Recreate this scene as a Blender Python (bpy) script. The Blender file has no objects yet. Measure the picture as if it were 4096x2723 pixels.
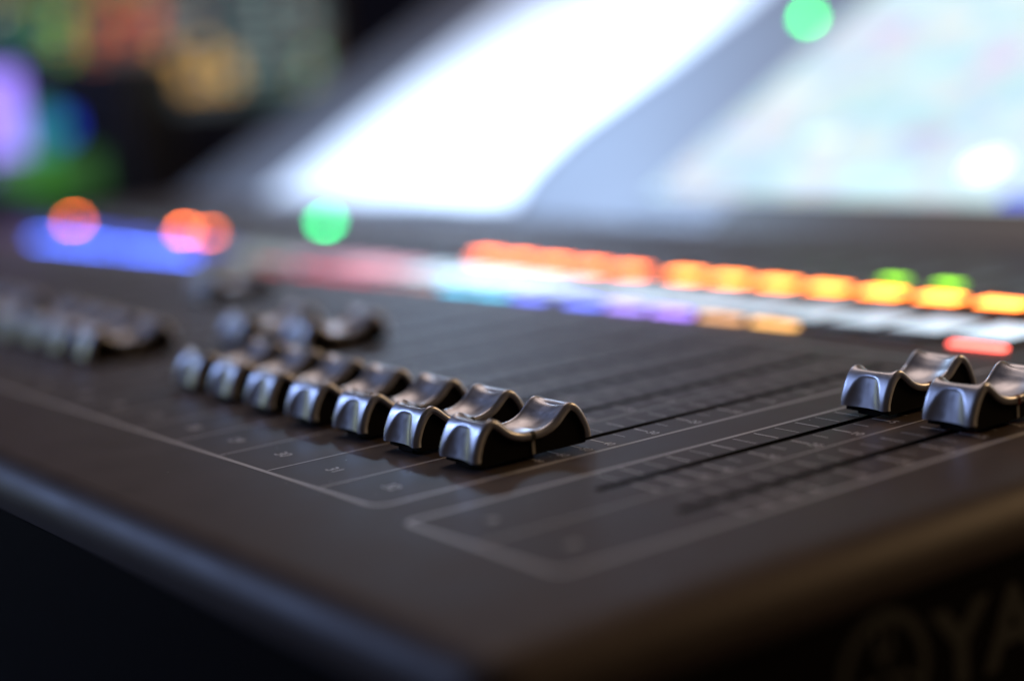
import bpy, math, random
from mathutils import Vector, Matrix
random.seed(7)
S = 0.0012                      # one model unit (about a millimetre) in metres
scene = bpy.context.scene
COL = scene.collection

# ---------------------------------------------------------------- helpers
class MB:
    """collects geometry for ONE mesh object (coordinates in model units)"""
    def __init__(self): self.v = []; self.f = []; self.m = []
    def add(self, vs, fs, mi=0):
        o = len(self.v); self.v += [tuple(p) for p in vs]
        for f in fs: self.f.append([o + i for i in f]); self.m.append(mi)
    def quad(self, a, b, c, d, mi=0): self.add([a, b, c, d], [(0, 1, 2, 3)], mi)
    def rect(self, x0, x1, y0, y1, z, mi=0):
        self.quad((x0, y0, z), (x1, y0, z), (x1, y1, z), (x0, y1, z), mi)
    def box(self, x0, x1, y0, y1, z0, z1, mi=0, bev=0.0):
        if bev <= 0:
            v = [(x0,y0,z0),(x1,y0,z0),(x1,y1,z0),(x0,y1,z0),(x0,y0,z1),(x1,y0,z1),(x1,y1,z1),(x0,y1,z1)]
            self.add(v, [(3,2,1,0),(4,5,6,7),(0,1,5,4),(1,2,6,5),(2,3,7,6),(3,0,4,7)], mi); return
        rings = []
        def ring(i, z):
            return [(x0+i,y0+bev,z),(x0+bev,y0+i,z),(x1-bev,y0+i,z),(x1-i,y0+bev,z),
                    (x1-i,y1-bev,z),(x1-bev,y1-i,z),(x0+bev,y1-i,z),(x0+i,y1-bev,z)]
        vs = ring(0, z0) + ring(0, z1-bev) + ring(bev*.29, z1-bev*.29) + ring(bev, z1)
        fs = [tuple(reversed(range(8)))]
        for r in range(3):
            for i in range(8):
                j = (i+1) % 8
                fs.append((r*8+i, r*8+j, r*8+8+j, r*8+8+i))
        fs.append(tuple(range(24, 32)))
        self.add(vs, fs, mi)
    def disc(self, cx, cy, z, r, mi=0, n=24, h=0.0):
        top = [(cx+r*math.cos(2*math.pi*i/n), cy+r*math.sin(2*math.pi*i/n), z+h) for i in range(n)]
        fs = [tuple(range(n))]
        vs = list(top)
        if h:
            vs += [(p[0], p[1], z) for p in top]
            fs += [(n+i, n+(i+1)%n, (i+1)%n, i) for i in range(n)]
        self.add(vs, fs, mi)
    def build(self, name, mats, parent=None, xf=None, smooth=False, loc=(0,0,0)):
        me = bpy.data.meshes.new(name)
        vs = [Vector(p) for p in self.v]
        if xf is not None: vs = [xf @ p for p in vs]
        me.from_pydata([p * S for p in vs], [], self.f)
        if not isinstance(mats, (list, tuple)): mats = [mats]
        for m in mats: me.materials.append(m)
        for p, mi in zip(me.polygons, self.m): p.material_index = mi
        if smooth:
            for p in me.polygons: p.use_smooth = True
        me.update()
        o = bpy.data.objects.new(name, me); COL.objects.link(o)
        o.location = Vector(loc) * S
        if parent: o.parent = parent
        return o

def tag(o, label=None, cat=None, group=None, kind=None):
    if label: o['label'] = label
    if cat: o['category'] = cat
    if group: o['group'] = group
    if kind: o['kind'] = kind
    return o

def node_mat(name):
    m = bpy.data.materials.new(name); m.use_nodes = True
    nt = m.node_tree; nt.nodes.clear()
    out = nt.nodes.new('ShaderNodeOutputMaterial')
    return m, nt, out

def pbr(name, col, rough=.5, metal=0.0, spec=.5, noise=0.0, nscale=200.0, bump=0.0, bscale=3000.0, rvar=0.0, coat=0.0):
    m, nt, out = node_mat(name)
    b = nt.nodes.new('ShaderNodeBsdfPrincipled')
    nt.links.new(b.outputs[0], out.inputs[0])
    b.inputs['Base Color'].default_value = (*col, 1)
    b.inputs['Roughness'].default_value = rough
    b.inputs['Metallic'].default_value = metal
    b.inputs['Specular IOR Level'].default_value = spec
    b.inputs['Coat Weight'].default_value = coat
    tc = nt.nodes.new('ShaderNodeTexCoord')
    n = nt.nodes.new('ShaderNodeTexNoise'); n.inputs['Scale'].default_value = nscale; n.inputs['Detail'].default_value = 4
    nt.links.new(tc.outputs['Object'], n.inputs['Vector'])
    if noise > 0:
        mx = nt.nodes.new('ShaderNodeMix'); mx.data_type = 'RGBA'
        mx.inputs[6].default_value = (*[c*(1-noise) for c in col], 1)
        mx.inputs[7].default_value = (*[min(1, c*(1+noise)) for c in col], 1)
        nt.links.new(n.outputs['Fac'], mx.inputs[0]); nt.links.new(mx.outputs[2], b.inputs['Base Color'])
    if rvar > 0:
        mr = nt.nodes.new('ShaderNodeMapRange')
        mr.inputs['From Min'].default_value = .3; mr.inputs['From Max'].default_value = .7
        mr.inputs['To Min'].default_value = rough-rvar; mr.inputs['To Max'].default_value = rough+rvar
        nt.links.new(n.outputs['Fac'], mr.inputs[0]); nt.links.new(mr.outputs[0], b.inputs['Roughness'])
    if bump > 0:
        n2 = nt.nodes.new('ShaderNodeTexNoise'); n2.inputs['Scale'].default_value = bscale; n2.inputs['Detail'].default_value = 2
        nt.links.new(tc.outputs['Object'], n2.inputs['Vector'])
        bp = nt.nodes.new('ShaderNodeBump'); bp.inputs['Strength'].default_value = bump; bp.inputs['Distance'].default_value = .0001
        nt.links.new(n2.outputs['Fac'], bp.inputs['Height']); nt.links.new(bp.outputs[0], b.inputs['Normal'])
    return m

_em = {}
def emit(col, strength, name='lit_plastic'):
    """glowing plastic: a dim plastic body plus its own light"""
    key = (tuple(round(c, 3) for c in col), round(strength, 3))
    if key in _em: return _em[key]
    m, nt, out = node_mat(name)
    b = nt.nodes.new('ShaderNodeBsdfPrincipled'); nt.links.new(b.outputs[0], out.inputs[0])
    b.inputs['Base Color'].default_value = (*[c*.2+.02 for c in col], 1)
    b.inputs['Roughness'].default_value = .35
    b.inputs['Emission Color'].default_value = (*col, 1)
    b.inputs['Emission Strength'].default_value = strength
    _em[key] = m
    return m

# ---------------------------------------------------------------- materials
M_plate = pbr('satin_black_faceplate', (.052,.039,.034), rough=.48, spec=.16, noise=.18, nscale=60, bump=.10, bscale=2600, rvar=.03)
def add_dust(m, amount=.06):
    nt = m.node_tree; b = [n for n in nt.nodes if n.type == 'BSDF_PRINCIPLED'][0]
    tc = [n for n in nt.nodes if n.type == 'TEX_COORD'][0]
    v = nt.nodes.new('ShaderNodeTexVoronoi'); v.inputs['Scale'].default_value = 260
    nt.links.new(tc.outputs['Object'], v.inputs['Vector'])
    lt = nt.nodes.new('ShaderNodeMath'); lt.operation = 'LESS_THAN'; lt.inputs[1].default_value = amount
    nt.links.new(v.outputs['Distance'], lt.inputs[0])
    sp = nt.nodes.new('ShaderNodeSeparateColor'); nt.links.new(v.outputs['Color'], sp.inputs[0])
    gt = nt.nodes.new('ShaderNodeMath'); gt.operation = 'GREATER_THAN'; gt.inputs[1].default_value = .80
    nt.links.new(sp.outputs[0], gt.inputs[0])
    mu = nt.nodes.new('ShaderNodeMath'); mu.operation = 'MULTIPLY'
    nt.links.new(lt.outputs[0], mu.inputs[0]); nt.links.new(gt.outputs[0], mu.inputs[1])
    mx = nt.nodes.new('ShaderNodeMix'); mx.data_type = 'RGBA'; mx.inputs[7].default_value = (.42,.42,.40,1)
    src = b.inputs['Base Color'].links[0].from_socket
    nt.links.new(src, mx.inputs[6]); nt.links.new(mu.outputs[0], mx.inputs[0]); nt.links.new(mx.outputs[2], b.inputs['Base Color'])
add_dust(M_plate)
M_print = pbr('grey_screen_print', (.36,.345,.33), rough=.4, noise=.1, nscale=900)
M_tick = pbr('pale_scale_print', (.52,.50,.48), rough=.4, noise=.15, nscale=1500)
M_redline = pbr('dark_red_strip', (.22,.02,.015), rough=.4)
M_black = pbr('matt_black_plastic', (.005,.003,.003), rough=.7, spec=.06, noise=.2, nscale=300)
M_body = pbr('black_cap_body', (.004,.003,.003), rough=.7, spec=.08)
M_slot = pbr('slot_black', (.002,.002,.002), rough=.9, spec=.1)
M_silver = pbr('satin_silver_paint', (.42,.42,.445), rough=.35, metal=.7, noise=.10, nscale=420, bump=.06, bscale=7000, rvar=.07)
M_housing = pbr('dark_housing_plastic', (.020,.018,.020), rough=.36, noise=.1, nscale=80, bump=.12, bscale=2400)
M_logo = pbr('grey_logo_print', (.085,.085,.072), rough=.6, spec=.1)
M_ind = pbr('black_indicator_line', (.004,.004,.004), rough=.6)
M_indred = pbr('dark_red_indicator_line', (.10,.006,.004), rough=.5)
M_white = pbr('white_side_mark', (.32,.30,.26), rough=.5)
M_bridge = pbr('grey_metallic_panel', (.20,.215,.245), rough=.42, metal=.25, noise=.06, nscale=25, bump=.05)
M_bezel = pbr('black_bezel', (.022,.019,.018), rough=.4)
M_keyoff = pbr('grey_unlit_key', (.10,.095,.09), rough=.45)
M_knob = pbr('dark_grey_knob', (.05,.048,.046), rough=.45)
M_paper = pbr('white_paper', (.88,.89,.90), rough=.75, spec=.2, noise=.02, nscale=40)

# ---------------------------------------------------------------- the console
console = bpy.data.objects.new('mixing_console', None); COL.objects.link(console)
tag(console, 'black digital mixing console with silver fader caps and glowing coloured keys', 'mixing console')

P = 21.1; GAP = 7.0
def chX(k): return -P*k - GAP*(k//8)
MX = (33.5, 55.6)
U = 100/17.0
XL, XR, YF, YB = -773.0, 85.0, -67.0, 318.0
R = 9.0
SW = 1.15
slots = [(x, -7.0, 108.0) for x in [chX(k) for k in range(32)] + list(MX)]

# faceplate: one sheet with the fader slots cut through it
mb = MB()
ss = sorted(slots)
mb.rect(XL, XR, YF, -7.0, 0); mb.rect(XL, XR, 108.0, YB, 0)
xs = XL
for (x, y0, y1) in ss:
    mb.rect(xs, x-SW, y0, y1, 0); xs = x+SW
mb.rect(xs, XR, -7.0, 108.0, 0)
for (x, y0, y1) in ss:
    a, b = x-SW, x+SW; d = -7
    mb.quad((a,y0,0),(a,y1,0),(a,y1,d),(a,y0,d),1); mb.quad((b,y1,0),(b,y0,0),(b,y0,d),(b,y1,d),1)
    mb.quad((b,y0,0),(a,y0,0),(a,y0,d),(b,y0,d),1); mb.quad((a,y1,0),(b,y1,0),(b,y1,d),(a,y1,d),1)
    mb.rect(a, b, y0, y1, d, 1)
# a rolled-over edge all round
prev = None; rolled = []
N = 14
for i in range(N+1):
    a = math.pi/2*i/N
    ins = R*math.sin(a); z = -R*(1-math.cos(a))
    ring = []
    for (cx, cy, a0) in [(XR, YF, -90), (XR, YB, 0), (XL, YB, 90), (XL, YF, 180)]:
        for j in range(7):
            t = math.radians(a0 + 90*j/6); ring.append((cx+ins*math.cos(t), cy+ins*math.sin(t), z))
    rolled += ring; prev = ring
n = len(prev)
mb.add(rolled, [((i+1)*n+k, (i+1)*n+(k+1)%n, i*n+(k+1)%n, i*n+k) for i in range(N) for k in range(n)], 2)
face = mb.build('faceplate', [M_plate, M_slot, M_plate], console)
for p in face.data.polygons:
    if p.material_index == 2: p.use_smooth = True

# housing below the rolled edge
mb = MB()
H = 70
ring = prev; low = [(p[0]*1.0, p[1], -H) for p in ring]
off = [((p[0]-(.4 if p[0] > XR else -.4 if p[0] < XL else 0)), (p[1]+(.4 if p[1] < YF else -.4 if p[1] > YB else 0)), -R-.6) for p in ring]
low = [(p[0], p[1], -H) for p in off]
n = len(ring)
mb.add(ring+off, [(n+k, n+(k+1)%n, (k+1)%n, k) for k in range(n)])
mb.add(off+low, [(n+k, n+(k+1)%n, (k+1)%n, k) for k in range(n)])
mb.add(low, [tuple(range(n))])
mb.build('housing', M_black, console)

# ------------------------------------------------------------ lettering
def text_mesh(mbt, s, size, origin, ux, uy, off=(0,0,.05), mi=0, align='LEFT', bold=0.0, sx=1.0):
    """flat lettering written straight into mesh builder mbt"""
    cu = bpy.data.curves.new('lettering', 'FONT'); cu.body = s; cu.size = size; cu.align_x = align
    cu.resolution_u = 3; cu.offset = bold; cu.fill_mode = 'FRONT'
    ob = bpy.data.objects.new('lettering', cu); COL.objects.link(ob)
    bpy.context.view_layer.update()
    dg = bpy.context.evaluated_depsgraph_get()
    me = bpy.data.meshes.new_from_object(ob.evaluated_get(dg))
    O = Vector(origin)+Vector(off); ux = Vector(ux); uy = Vector(uy)
    mbt.add([O+ux*v.co.x*sx+uy*v.co.y for v in me.vertices], [tuple(p.vertices) for p in me.polygons], mi)
    bpy.data.objects.remove(ob); bpy.data.curves.remove(cu); bpy.data.meshes.remove(me)

def hline(m, x0, x1, y, w, z=.05): m.rect(x0, x1, y-w/2, y+w/2, z)
def vline(m, x, y0, y1, w, z=.05): m.rect(x-w/2, x+w/2, y0, y1, z)
def frame(m, x0, x1, y0, y1, w, r, z=.05):
    def loop(e):
        pts = []
        for (cx, cy, a0) in [(x1-r, y0+r, -90), (x1-r, y1-r, 0), (x0+r, y1-r, 90), (x0+r, y0+r, 180)]:
            for j in range(7):
                t = math.radians(a0+15*j); pts.append((cx+(r+e)*math.cos(t), cy+(r+e)*math.sin(t), z))
        return pts
    a, b = loop(w/2), loop(-w/2); n = len(a)
    m.add(a+b, [(k, (k+1)%n, n+(k+1)%n, n+k) for k in range(n)])

mk = MB()       # frames round the fader bays
frame(mk, chX(31)-P/2, P/2+.2, -39.7, 118.0, 1.05, 3.6)
frame(mk, 23.5, MX[1]+11.6, -42.0, 118.0, 1.1, 2.2)
mk.build('printed_frame', M_print, console)
mk = MB()
mk.rect(chX(8)-P/2, P/2, 126.6, 127.6, .05)  # thin flat dark red strip just in front of the colour bars
mk.build('dark_red_line', M_redline, console)
mk = MB()       # dB scales, dividers
marks = {17:'10', 15:'5', 13:'0', 11:'5', 9:'10', 7:'20', 5:'30', 3:'40', 2:'50', 1:'60', 0:'∞'}
for k in range(16):
    x = chX(k)
    if k not in (7, 8+7): vline(mk, x-P/2 if (k+1) % 8 else x-P/2-GAP/2, -39.0, 117.4, .42, .06)
    if k > 12: continue
    for u in range(18):
        y = u*U
        if u in marks:
            hline(mk, x+1.6, x+5.9, y, .42)
            text_mesh(mk, marks[u], 2.85, (x+6.1, y-.95, 0), (1,0,0), (0,1,0), bold=.02)
        elif u > 3: hline(mk, x+1.7, x+5.6, y, .22)
        hline(mk, x-7.6, x-1.7, y, .36 if u % 2 else .22)
for k in (7, 15): vline(mk, (chX(k)+chX(k+1))/2, -39.0, 117.4, .42, .06)
for i, x in enumerate(MX):
    for u in range(18):
        y = u*U
        if u in marks:
            hline(mk, x+1.75, x+6.6, y, .44)
            text_mesh(mk, marks[u], 3.0, (x+6.8, y-1.0, 0), (1,0,0), (0,1,0), bold=.02)
        elif u > 3: hline(mk, x+2.0, x+6.0, y, .24)
        hline(mk, x-(8.6 if i == 0 else 7.8), x-1.8, y, .40 if u % 2 else .24)
vline(mk, (MX[0]+MX[1])/2, -41.3, 117.4, .36, .06)
mk.build('printed_scale', M_tick, console)
M_num = pbr('grey_number_print', (.50,.48,.46), rough=.4)
for k in range(12):       # channel numbers
    mk = MB(); text_mesh(mk, str(32-k), 4.1, (chX(k)+.5, -31.2, 0), (1,0,0), (0,1,0), align='CENTER', bold=.03)
    mk.build('channel_number', M_num, console)
mk = MB(); text_mesh(mk, 'A', 3.6, (MX[0]+1, -32, 0), (1,0,0), (0,1,0), align='CENTER')
mk.build('fader_letter', M_num, console)
mk = MB(); text_mesh(mk, 'B', 3.6, (MX[1]+1, -32, 0), (1,0,0), (0,1,0), align='CENTER')
mk.build('fader_letter', M_num, console)

# maker's mark on the right hand end
mk = MB()
LX = XR+R-.4
lg_c = (0.5, -21.5); lg_r = 10.6
def side(y, z): return (LX+.12, y, z)
def side_ring(m, cy, cz, r0, r1, n=64):
    a = [side(cy+r1*math.cos(2*math.pi*i/n), cz+r1*math.sin(2*math.pi*i/n)) for i in range(n)]
    b = [side(cy+r0*math.cos(2*math.pi*i/n), cz+r0*math.sin(2*math.pi*i/n)) for i in range(n)]
    m.add(a+b, [(k, (k+1)%n, n+(k+1)%n, n+k) for k in range(n)])
side_ring(mk, *lg_c, lg_r*.80, lg_r)
for t in (90, 210, 330):          # three crossed tuning forks
    a = math.radians(t); d = Vector((math.cos(a), math.sin(a))); q = Vector((-d.y, d.x))
    def pt(u, w): v = Vector(lg_c)+d*u+q*w; return side(v.x, v.y)
    mk.quad(pt(-1.0,-.7), pt(3.0,-.7), pt(3.0,.7), pt(-1.0,.7))
    mk.quad(pt(3.02,-2.0), pt(4.2,-2.0), pt(4.2,2.0), pt(3.02,2.0))
    for s in (-1, 1):
        mk.quad(pt(4.22,s*2.0), pt(8.3,s*2.0), pt(8.3,s*.9), pt(4.22,s*.9))
text_mesh(mk, 'YAMAHA', 19.0, (LX, 12.6, -28.0), (0,1,0), (0,0,1), off=(.12,0,0), bold=.55, sx=1.12)
mk.build('maker_logo', M_logo, console)

# ------------------------------------------------------------ fader caps
def catmull(pts, n):
    out = []
    p = [pts[0]]+pts+[pts[-1]]
    for i in range(1, len(p)-2):
        for j in range(n):
            t = j/n; a, b, c, d = [Vector(v) for v in p[i-1:i+3]]
            out.append(.5*((2*b)+(-a+c)*t+(2*a-5*b+4*c-d)*t*t+(-a+3*b-3*c+d)*t**3))
    out.append(Vector(pts[-1])); return out
half = [(14.6,2.1),(14.5,3.4),(14.0,5.0),(13.1,6.9),(12.0,8.5),(10.8,9.5),(9.6,9.85),(8.4,9.5),(7.1,8.5),(5.6,7.2),(4.0,6.35),(2.2,5.85)]
prof = catmull([(-a, b) for a, b in half]+[(0,5.7)]+list(reversed(half)), 9)
def normals(pr):
    ns = []
    for i in range(len(pr)):
        d = pr[min(i+1, len(pr)-1)]-pr[max(i-1, 0)]; d.normalize(); ns.append(Vector((-d.y, d.x)))
    return ns
pn = normals(prof)
arc = [0.0]
for i in range(1, len(prof)): arc.append(arc[-1]+(prof[i]-prof[i-1]).length)
LTOT = arc[-1]
hump = min(range(len(prof)//2), key=lambda i: -prof[i].y); s_h = arc[hump]
def sm(t): t = max(0, min(1, t)); return t*t*(3-2*t)
def depth(s, x):
    s = min(s, LTOT-s)
    wt = sm((s-(s_h-1.9))/2.0)
    return 1.2*max(0, 1-(x/5.25)**2)**.8*wt
def scoop(x, q):
    # the finger scoop cut straight down into each end face
    d = 2.6*(1-abs(x/4.75)**2.8)*(.26+.74*min(1, max(0, q.y-1.5)/6.5))
    if d <= 0: return q
    lim = 14.65-d; k = .16
    ya = abs(q.x); e = ya-lim
    new = lim+(e-math.sqrt(e*e+k*k))/2 if e > -1.5 else ya
    return Vector((math.copysign(new, q.x), q.y))
HW = 6.2; RE = .75
xcols = []
for i in range(6):
    a = math.radians(90-18*i*1.0); xcols.append((-HW+RE-RE*math.sin(a), RE-RE*math.cos(a)))
for i in range(1, 44): xcols.append((-HW+RE+(2*HW-2*RE)*i/44, 0))
for i in range(6):
    a = math.radians(18*i); xcols.append((HW-RE+RE*math.sin(a), RE-RE*math.cos(a)))
TH = 1.55
def cap_shell():
    m = MB(); vs = []; nc = 0
    for i, (p, n) in enumerate(zip(prof, pn)):
        row = []
        row.append((-HW+.55, p-n*TH)); row.append((-HW, p-n*TH))
        for (x, o) in xcols: row.append((x, scoop(x, p-n*(o+depth(arc[i], x)))))
        row.append((HW, p-n*TH)); row.append((HW-.55, p-n*TH))
        nc = len(row); vs += [(x, q.x, q.y) for x, q in row]
    fs = []
    for i in range(len(prof)-1):
        for j in range(nc-1):
            fs.append((i*nc+j, i*nc+j+1, (i+1)*nc+j+1, (i+1)*nc+j))
    m.add(vs, fs)
    for i in (0, len(prof)-1):          # close the two bottom lips
        p, n = prof[i], pn[i]
        top = [vs[i*nc+j] for j in range(nc)]
        inn = [(v[0], (p-n*TH).x, (p-n*TH).y) for v in top]
        f = [(j, j+1, nc+j+1, nc+j) for j in range(1, nc-2)]
        if i == 0: f = [tuple(reversed(a)) for a in f]
        m.add(top+inn, f)
    return m
def cap_body():
    m = MB(); q = [p-n*(TH-.05) for p, n in zip(prof, pn)]
    q[0].y = q[-1].y = 1.0
    q = [v for v in q if v.y >= .99]
    n = len(q); X = HW-.5
    vs = [(-X, a.x, a.y) for a in q]+[(X, a.x, a.y) for a in q]
    m.add(vs, [(i, i+1, n+i+1, n+i) for i in range(n-1)]+[(n-1, 0, n, 2*n-1)])
    m.add([(-X, a.x, a.y) for a in q], [tuple(range(n))]); m.add([(X, a.x, a.y) for a in q], [tuple(reversed(range(n)))])
    return m
def cap_line():
    m = MB(); mid = len(prof)//2
    p = prof[mid]; path = [(-HW+.2, p.y-TH-.12), (-HW-.06, p.y-TH-.12)]
    for (x, o) in xcols:
        nx = -1 if x < -HW+RE+.01 else 1 if x > HW-RE-.01 else 0
        path.append((x+nx*.06, p.y-o-depth(LTOT/2, x)+.06))
    path += [(HW+.06, p.y-TH-.12), (HW-.2, p.y-TH-.12)]
    w = .5; n = len(path)
    m.add([(x, -w, z) for x, z in path]+[(x, w, z) for x, z in path], [(i, i+1, n+i+1, n+i) for i in range(n-1)])
    lo = [(x, z-.25) for x, z in path]
    for s in (-w, w):
        m.add([(x, s, z) for x, z in path]+[(x, s, z) for x, z in lo], [(i, i+1, n+i+1, n+i) for i in range(n-1)])
    return m
def cap_mark():
    m = MB()
    for s in (-1, 1):
        x0, x1 = sorted((s*(HW-.52), s*(HW-.32))); m.box(x0, x1, -.36, .36, 1.2, 4.0)
    return m
def cap_stem():
    m = MB(); m.box(-.7, .7, -3.5, 3.5, -5, .98); m.box(-2.6, 2.6, -13.0, -10.5, .45, .98); return m

def make_cap(x, y, line_mat):
    sh = cap_shell().build('fader_cap', M_silver, console, smooth=True, loc=(x, y, 0))
    cap_body().build('cap_body', M_body, sh)
    cap_line().build('indicator_line', line_mat, sh)
    cap_mark().build('side_mark', M_white, sh)
    cap_stem().build('cap_stem', M_body, sh)
    return sh
def copy_cap(src, x, y, line_mat=None):
    c = src.copy(); COL.objects.link(c); c.rotation_euler.z = math.radians(random.uniform(-.7, .7)); c.location = Vector((x, y, 0))*S; c.parent = console
    for ch in list(src.children):
        d = ch.copy(); COL.objects.link(d); d.parent = c
    return c
cap0 = make_cap(chX(0), 0, M_ind)
ypos = {1:.3, 2:.6, 3:.5, 4:1.2, 5:2.1, 6:3.0, 7:46, 8:40.5, 9:3, 10:3, 11:4, 12:4, 13:82, 14:5, 15:5}
for k, y in ypos.items(): copy_cap(cap0, chX(k), y)
capm = make_cap(MX[0], 78.3, M_indred)
capm2 = copy_cap(capm, MX[1], 77.6)
capm['label'] = 'fader cap with a dark red centre line'; capm2['label'] = 'fader cap with a dark red centre line'

# ------------------------------------------------------------ lit rows above the faders
bars = {0:((1,.12,.09),6), 1:None, 2:None, 3:((1,.50,.13),3), 4:((1,.48,.18),2.2), 5:((.42,.22,1),4), 6:((.40,.24,1),4),
        7:((.14,.18,1),5), 8:((.14,.18,1),5), 9:((.10,.65,1),4), 10:((.10,.65,1),4), 11:((.9,.45,.35),1.2), 12:((.9,.3,.25),1.0),
        13:((1,.04,.05),1.5), 14:((1,.03,.05),1.6), 15:((1,.03,.05),1.5), 16:((.8,.05,.06),1.3), 17:((.45,.35,.08),.6), 18:((.4,.35,.1),.5), 19:((.3,.3,.12),.4)}
for k in range(20, 29): bars[k] = ((.08,.17,1), 13)
for k in range(29, 32): bars[k] = ((.35,.09,.05), .5)
disp = {0:1.3,1:1.1,2:1.0,3:.95,4:.95,5:1.2,6:1.3,7:1.6,8:2.0,9:2.6,10:3,11:3,12:2.2,13:1.7,14:1.8,15:1.0,16:.8,17:.6,18:.5,19:.4}
def disp_col(k):
    if k in (13,14,15): return (1,.5,.62)
    if k == 16: return (.8,.5,.62)
    if 17 <= k <= 19: return (.62,.68,.6)
    if k >= 20: return (.08,.14,1)
    return (.66,.84,1.0)
lit = {1,2,3,4,5,6,7,8,9,10,11,12,23,24,31}
keystr = {8:14,9:14,10:16,11:16,12:17,13:19,23:36,24:70,31:58}
small = {23,24,31}
for k in range(32):
    x = chX(k)
    # colour bar
    bx = x+(4.5 if k == 0 else 0); by = 137.4 if k == 0 else 136
    m = MB(); m.box(bx-8.2, bx+8.2, by-1.4, by+1.6, .06, .9, bev=.3)
    b = bars.get(k)
    o = m.build('colour_bar', emit(b[0], b[1]) if b else M_keyoff, console)
    # channel display: black frame with a glowing window
    m = MB(); m.box(x-9.6, x+9.6, 141.0, 166.0, .05, 1.1, bev=.4)
    d = m.build('channel_display', M_bezel, console)
    m = MB(); m.rect(x-8.4, x+8.4, 143.5, 163.5, 1.16)
    w = disp.get(k, .4+1.6*((k*7)%5)/4 if k < 29 else .1)
    m.build('display_window', emit(disp_col(k), w), d)
    # on key
    m = MB()
    r = (7.0, 3.5) if k not in small else (3.0, 2.4)
    m.box(x-7.6, x+7.6, 176.6, 184.6, .05, 2.6, bev=.7)
    key = m.build('on_key', M_knob if k in lit else M_keyoff, console)
    if k in lit:
        m = MB(); m.box(x-r[0], x+r[0], 180.6-r[1], 180.6+r[1], 2.62, 3.1, bev=.3)
        m.build('key_light', emit((1,.16,.03) if k > 7 else (1,.215,.03), keystr.get(k, 15.0)), key)
    # cue key
    m = MB(); m.box(x-7.6, x+7.6, 192.0, 199.5, .05, 2.4, bev=.7)
    m.build('cue_key', M_keyoff, console)
    # level meter with its segments
    m = MB(); m.box(x-4.5, x+4.5, 205, 236, .05, .7, bev=.2)
    mt = m.build('level_meter', M_bezel, console)
    if k in (3, 4):
        m = MB(); m.box(x-4.2, x+4.2, 207.5, 212.5, .72, 1.0)
        m.build('meter_segment', emit((.30,.85,.01), 6), mt)
    pass
m = MB(); m.disc(-497, 246, .05, 3.4, h=1.6, n=20)
m.build('green_indicator', emit((.02,.80,.22), 32.0), console)

# ------------------------------------------------------------ tilted upper bridge
TH_ = math.radians(28)
XF = Matrix.Translation((0, 300, 0)) @ Matrix.Rotation(TH_, 4, 'X')
m = MB(); m.box(-790, 98, -2, 330, -22, 0, bev=3.0)
bridge = m.build('upper_bridge', M_bridge, console, xf=XF)
m = MB(); m.box(-326, -262, 8, 330, .1, 1.9, bev=.6)
m.build('screen_surround', M_bridge, bridge, xf=XF)
m = MB(); m.box(-261.8, 98, -12, 330, .1, 2.0, bev=.6)
bez = m.build('screen_bezel', M_bezel, console, xf=XF)

def screen_mat(name, base, spots, strength, scale):
    """a user interface of soft pastel blocks"""
    mt, nt, out = node_mat(name)
    e = nt.nodes.new('ShaderNodeBsdfPrincipled'); nt.links.new(e.outputs[0], out.inputs[0])
    e.inputs['Base Color'].default_value = (.02,.02,.02,1); e.inputs['Roughness'].default_value = .2
    tc = nt.nodes.new('ShaderNodeTexCoord')
    vo = nt.nodes.new('ShaderNodeTexVoronoi'); vo.distance = 'CHEBYCHEV'; vo.inputs['Scale'].default_value = scale
    nt.links.new(tc.outputs['Object'], vo.inputs['Vector'])
    sep = nt.nodes.new('ShaderNodeSeparateColor'); nt.links.new(vo.outputs['Color'], sep.inputs[0])
    cr = nt.nodes.new('ShaderNodeValToRGB'); cr.color_ramp.interpolation = 'CONSTANT'
    els = cr.color_ramp.elements
    els[0].position = 0; els[0].color = (*spots[0], 1)
    els[1].position = 1/len(spots); els[1].color = (*spots[1], 1)
    for i, c in enumerate(spots[2:], 2):
        el = els.new(i/len(spots)); el.color = (*c, 1)
    nt.links.new(sep.outputs[0], cr.inputs[0])
    mx = nt.nodes.new('ShaderNodeMix'); mx.data_type = 'RGBA'; mx.inputs[0].default_value = .55
    mx.inputs[6].default_value = (*base, 1); nt.links.new(cr.outputs[0], mx.inputs[7])
    nt.links.new(mx.outputs[2], e.inputs['Emission Color']); e.inputs['Emission Strength'].default_value = strength
    return mt
M_touch = screen_mat('touch_screen_picture', (.50,.78,.88), [(.75,.92,.98),(.55,.80,.86),(.90,.86,.80),(.62,.72,.98),(.80,.98,1.0),(.92,.72,.82),(.7,.82,.80)], 1.08, 60)
m = MB(); m.rect(-323, 90, 20, 318, 2.1)
pane = m.build('touch_screen', M_touch, bez, xf=XF)
m = MB(); m.disc(-150, 46, 2.3, 9.0, n=24)  # bright round highlight, put in as a glowing disc on the screen
m.build('screen_spot', emit((.95,1,1), 1.8), pane, xf=XF)
m = MB(); m.rect(-128, -104, 21, 27, 2.3)
m.build('screen_spot', emit((.02,.08,.9), 1.3), pane, xf=XF)
rs = random.Random(5)
for r in range(9):
    for q_ in range(8):
        if rs.random() < .35: continue
        x0 = -312+q_*50+rs.uniform(0, 14); y0 = 26+r*31+rs.uniform(0, 9)
        x1 = x0+rs.uniform(12, 42); y1 = y0+rs.uniform(6, 20)
        cl = rs.choice([(.80,.96,1),(.55,.85,.90),(.84,.84,.80),(.60,.76,.98),(.45,.62,.72),(.70,.95,.90),(.75,.66,.85)])
        st = rs.uniform(.65, 1.1) if r > 0 else rs.uniform(.9, 1.1)
        m = MB(); m.rect(x0, min(x1, 88), y0, y1, 2.2)
        m.build('screen_block', emit(cl, round(st, 1)), pane, xf=XF)
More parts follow.
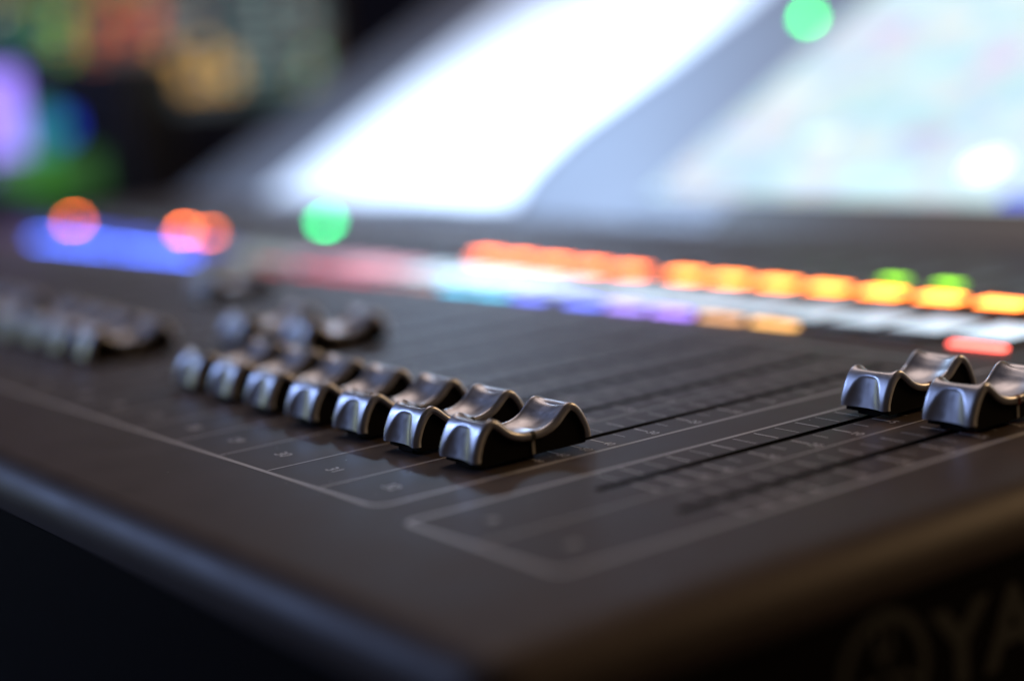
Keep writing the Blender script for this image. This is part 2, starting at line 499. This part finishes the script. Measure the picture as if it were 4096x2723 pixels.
m = MB(); m.disc(-356, 184, .1, 3.2, h=1.4, n=20)
m.build('green_indicator', emit((.005,1,.13), 20.0), bridge, xf=XF)
# end cheek carrying the bridge
m = MB()
for x in (-789.0, 92.0):
    z0, z1 = -.3, 318*math.sin(TH_)-24
    pts = [(302, -.5), (302+300*math.cos(TH_), -.5), (302+300*math.cos(TH_), 300*math.sin(TH_)-23)]
    v = [(x, *p) for p in pts]+[(x+4, *p) for p in pts]
    m.add(v, [(0,1,2),(5,4,3),(0,3,4,1),(1,4,5,2),(2,5,3,0)])
m.build('bridge_support', M_black, console)

# ------------------------------------------------------------ sheet of paper on the bridge
def edge(y):
    pts = [(6,-410),(16,-417),(30,-427),(52,-433),(75,-436),(110,-431),(144,-425),(212,-420),(270,-418)]
    for (a0, b0), (a1, b1) in zip(pts, pts[1:]):
        if y <= a1: return b0+(b1-b0)*sm((y-a0)/(a1-a0))
    return pts[-1][1]
m = MB(); nx, ny = 30, 40; vs = []
for j in range(ny+1):
    s = j/ny; yy = 6+262*s
    xr = edge(yy); xl = -676-10*s
    for i in range(nx+1):
        t = i/nx; xx = xl+(xr-xl)*t
        zz = .6+2.2*math.sin(math.pi*t)*(.4+.6*s)+3.0*math.exp(-yy/32)*t*t+1.2*math.sin(7*t+3*s)**2
        vs.append((xx, yy, zz))
m.add(vs, [(j*(nx+1)+i, j*(nx+1)+i+1, (j+1)*(nx+1)+i+1, (j+1)*(nx+1)+i) for j in range(ny) for i in range(nx)])
paper = m.build('paper_sheet', M_paper, None, xf=XF, smooth=True)
tag(paper, 'bright white sheet of paper lying on the tilted grey bridge left of the screen', 'paper')

# ------------------------------------------------------------ behind the console
def back_to(px, py, dist):
    """a point of the room seen at that spot of the photograph, a given distance away"""
    d = FW*6719.3+RT*(px*1.7364-2048)-UP*(py*1.7364-1361.5); d = d/(d.dot(FW))
    return CAM+d*dist
CAM = Vector((264.96, -190.40, 78.065))
a, b, c = 0.945474278, 0.166491758, -0.0738613715
ca, sa, cb, sb, cc, sc_ = math.cos(a), math.sin(a), math.cos(b), math.sin(b), math.cos(c), math.sin(c)
FW = Vector((-sa*cb, ca*cb, -sb)); r0 = Vector((ca, sa, 0)); u0 = r0.cross(FW)
RT = cc*r0+sc_*u0; UP = -sc_*r0+cc*u0

# monitor standing beyond the far end of the console: upright, turned towards its own operator
yaw = math.radians(52)
MXF = Matrix.Translation((-1285, 560, 60)) @ Matrix.Rotation(yaw, 4, 'Z') @ Matrix.Rotation(math.radians(82), 4, 'X')
# local x: width, local y: up, local z: out of the screen
mon = bpy.data.objects.new('computer_monitor', None); COL.objects.link(mon)
tag(mon, 'colourful computer monitor glowing far behind the left end of the console', 'monitor')
m = MB(); m.box(-240, 150, -22, 250, -22, 0, bev=3)
m.build('monitor_case', M_bezel, mon, xf=MXF)
m = MB(); m.rect(-230, 138, -6, 240, .2)
scr = m.build('monitor_screen', screen_mat('monitor_picture', (.03,.05,.06), [(.02,.03,.05),(.10,.16,.12),(.01,.015,.03),(.16,.10,.06),(.12,.13,.14),(.03,.10,.08),(.01,.01,.02)], .8, 22), mon, xf=MXF)
tiles = [(-230,-150,112,236,(.35,.28,.02),.6),(-150,-60,112,236,(.36,.33,.10),.7),(-205,-185,20,105,(.05,.10,.14),.5),
         (-176,-150,10,104,(.02,.32,.18),.8),(-150,-112,24,104,(.22,.55,.03),1.1),
         (-100,-66,0,140,(.75,.16,.04),1.0),(-62,-30,60,100,(.75,.10,.03),1.2),(-70,-20,104,200,(.50,.22,.12),.7),
         (-30,50,10,58,(.75,.42,.10),1.1),(-30,20,66,102,(.45,.35,.33),.7),(26,130,104,230,(.34,.36,.36),.75),(54,132,10,100,(.28,.38,.36),.85),(-60,-30,6,50,(.5,.2,.10),.8)]
for (x0,x1,y0,y1,cl,st) in tiles:
    m = MB(); nc = max(1, round((x1-x0)/18)); nr = max(1, round((y1-y0)/14))
    for a_ in range(nc):
        for b_ in range(nr):
            if nc*nr > 6 and rs.random() < .28: continue
            u0 = x0+(x1-x0)*a_/nc; v0 = y0+(y1-y0)*b_/nr
            m.rect(u0, u0+(x1-x0)/nc*rs.uniform(.5, .95), v0, v0+(y1-y0)/nr*rs.uniform(.4, .9), .5)
    m.build('screen_block', emit(cl, st*.95), scr, xf=MXF)
for k in range(46):
    u0 = rs.uniform(-225, 125); v0 = rs.uniform(0, 225); cl = rs.choice([(.9,.25,.05),(.15,.8,.2),(.05,.5,.4),(.8,.6,.1),(.7,.75,.8)])
    m = MB(); m.rect(u0, u0+rs.uniform(3, 8), v0, v0+rs.uniform(2, 5), .8)
    m.build('screen_mark', emit(cl, 1.6), scr, xf=MXF)
m = MB(); m.box(-60, -20, -330, -10, -34, -23, bev=2)
m.build('monitor_stand', M_black, mon, xf=MXF)

# small rack of lit equipment below the monitor
RXF = Matrix.Translation((-1120, 400, -70)) @ Matrix.Rotation(yaw, 4, 'Z')
rack = bpy.data.objects.new('equipment_rack', None); COL.objects.link(rack)
tag(rack, 'dark equipment rack with purple and green lights, low at the left edge', 'rack')
RY = -2.0

# table and backdrop
m = MB(); m.box(-2600, 700, -600, 1600, -100, -71, bev=3)
tb = m.build('table', pbr('dark_table_top', (.03,.02,.018), rough=.55, noise=.2, nscale=12))
tag(tb, 'dark table top under the console', 'table'); tb['kind'] = 'structure'
m = MB(); m.quad((-3600,-1500,-1200), (-1200,3200,-1200), (-1200,3200,1800), (-3600,-1500,1800))
m.quad((-1200,3200,-1200), (2600,3200,-1200), (2600,3200,1800), (-1200,3200,1800))
bd = m.build('wall', pbr('navy_drape', (.030,.036,.070), rough=.95, noise=.3, nscale=2.0))
tag(bd, 'dark navy wall behind everything', 'wall'); bd['kind'] = 'structure'

def glow_box(px, py, dist, w, h, cl, st, name, parent):
    P0 = back_to(px, py, dist)
    loc = RXF.inverted() @ P0
    mm = MB(); x, y, z = loc
    mm.box(x-w/2, x+w/2, y-3, y+3, z-h/2, z+h/2)
    mm.build(name, emit(cl, st), parent, xf=RXF)
    return loc
ls = [glow_box(6, 288, 1330, 32, 84, (.36,.24,1), 1.6, 'purple_light', rack),
      glow_box(95, 300, 1336, 30, 36, (.03,.28,.24), .8, 'teal_light', rack),
      glow_box(152, 290, 1342, 10, 16, (.01,.04,.6), 1.6, 'blue_light', rack),
      glow_box(28, 396, 1332, 34, 26, (.07,.20,.07), .8, 'green_light', rack), glow_box(96, 402, 1333, 22, 34, (.04,.20,.02), 1.0, 'green_light', rack),
      glow_box(176, 400, 1344, 40, 30, (.05,.17,.04), .6, 'green_light', rack)]
yb = max(l[1] for l in ls)+3.2
zt = max(l[2] for l in ls)+45; x0 = min(l[0] for l in ls)-70; x1 = max(l[0] for l in ls)+50
m = MB(); m.box(x0, x1, yb, yb+160, -1, zt, bev=3)
m.build('rack_case', pbr('dark_rack_metal', (.02,.022,.035), rough=.5), rack, xf=RXF)

# ------------------------------------------------------------ lights
def area(name, loc, target, size, power, col, sy=None, spread=180):
    l = bpy.data.lights.new(name, 'AREA'); l.energy = power; l.color = col; l.size = size*S
    if sy: l.shape = 'RECTANGLE'; l.size_y = sy*S
    l.spread = math.radians(spread)
    o = bpy.data.objects.new(name, l); COL.objects.link(o); o.location = Vector(loc)*S
    o.rotation_euler = (Vector(target)-Vector(loc)).to_track_quat('-Z', 'Y').to_euler()
    return o
area('stage_light', (-1150, -600, 640), (0, 0, 0), 120, 7.5, (.36,.52,1.0))
area('stage_wash', (-1500, -1000, 700), (0, -20, 0), 500, 5, (.36,.50,1.0), sy=350)
area('room_light', (-900, 500, 1500), (-100, 60, 0), 900, 11, (1.0,.78,.68))
area('green_room_light', (-1000, -230, 70), (0, 0, 10), 90, .008, (.84,1.0,.60), sy=120, spread=30)
area('amber_side_light', (270, 1050, 560), (90, 40, 0), 420, 8, (1.0,.64,.32))
area('desk_lamp', (-490, 285, 280), (-470, 330, 20), 50, 2.65, (.50,.70,1.0), spread=140)

w = bpy.data.worlds.new('World'); scene.world = w; w.use_nodes = True
bg = w.node_tree.nodes['Background']
bg.inputs[0].default_value = (.60,.50,.47,1); bg.inputs[1].default_value = .055

# ------------------------------------------------------------ camera
cam = bpy.data.cameras.new('camera'); co = bpy.data.objects.new('camera', cam); COL.objects.link(co)
cam.sensor_fit = 'HORIZONTAL'; cam.sensor_width = 36; cam.lens = 36*6719.3/4096
cam.clip_start = .01; cam.clip_end = 50
mt = Matrix((RT, UP, -FW)).transposed().to_4x4(); mt.translation = CAM*S
co.matrix_world = mt
cam.dof.use_dof = True; cam.dof.focus_distance = 341*S; cam.dof.aperture_fstop = 3.2; cam.dof.aperture_blades = 0
scene.camera = co
scene.view_settings.view_transform = 'Standard'; scene.view_settings.look = 'None'
scene.view_settings.exposure = 0; scene.view_settings.gamma = 1
scene.render.engine = 'CYCLES'
scene.cycles.use_denoising = True
scene.cycles.sample_clamp_indirect = 4
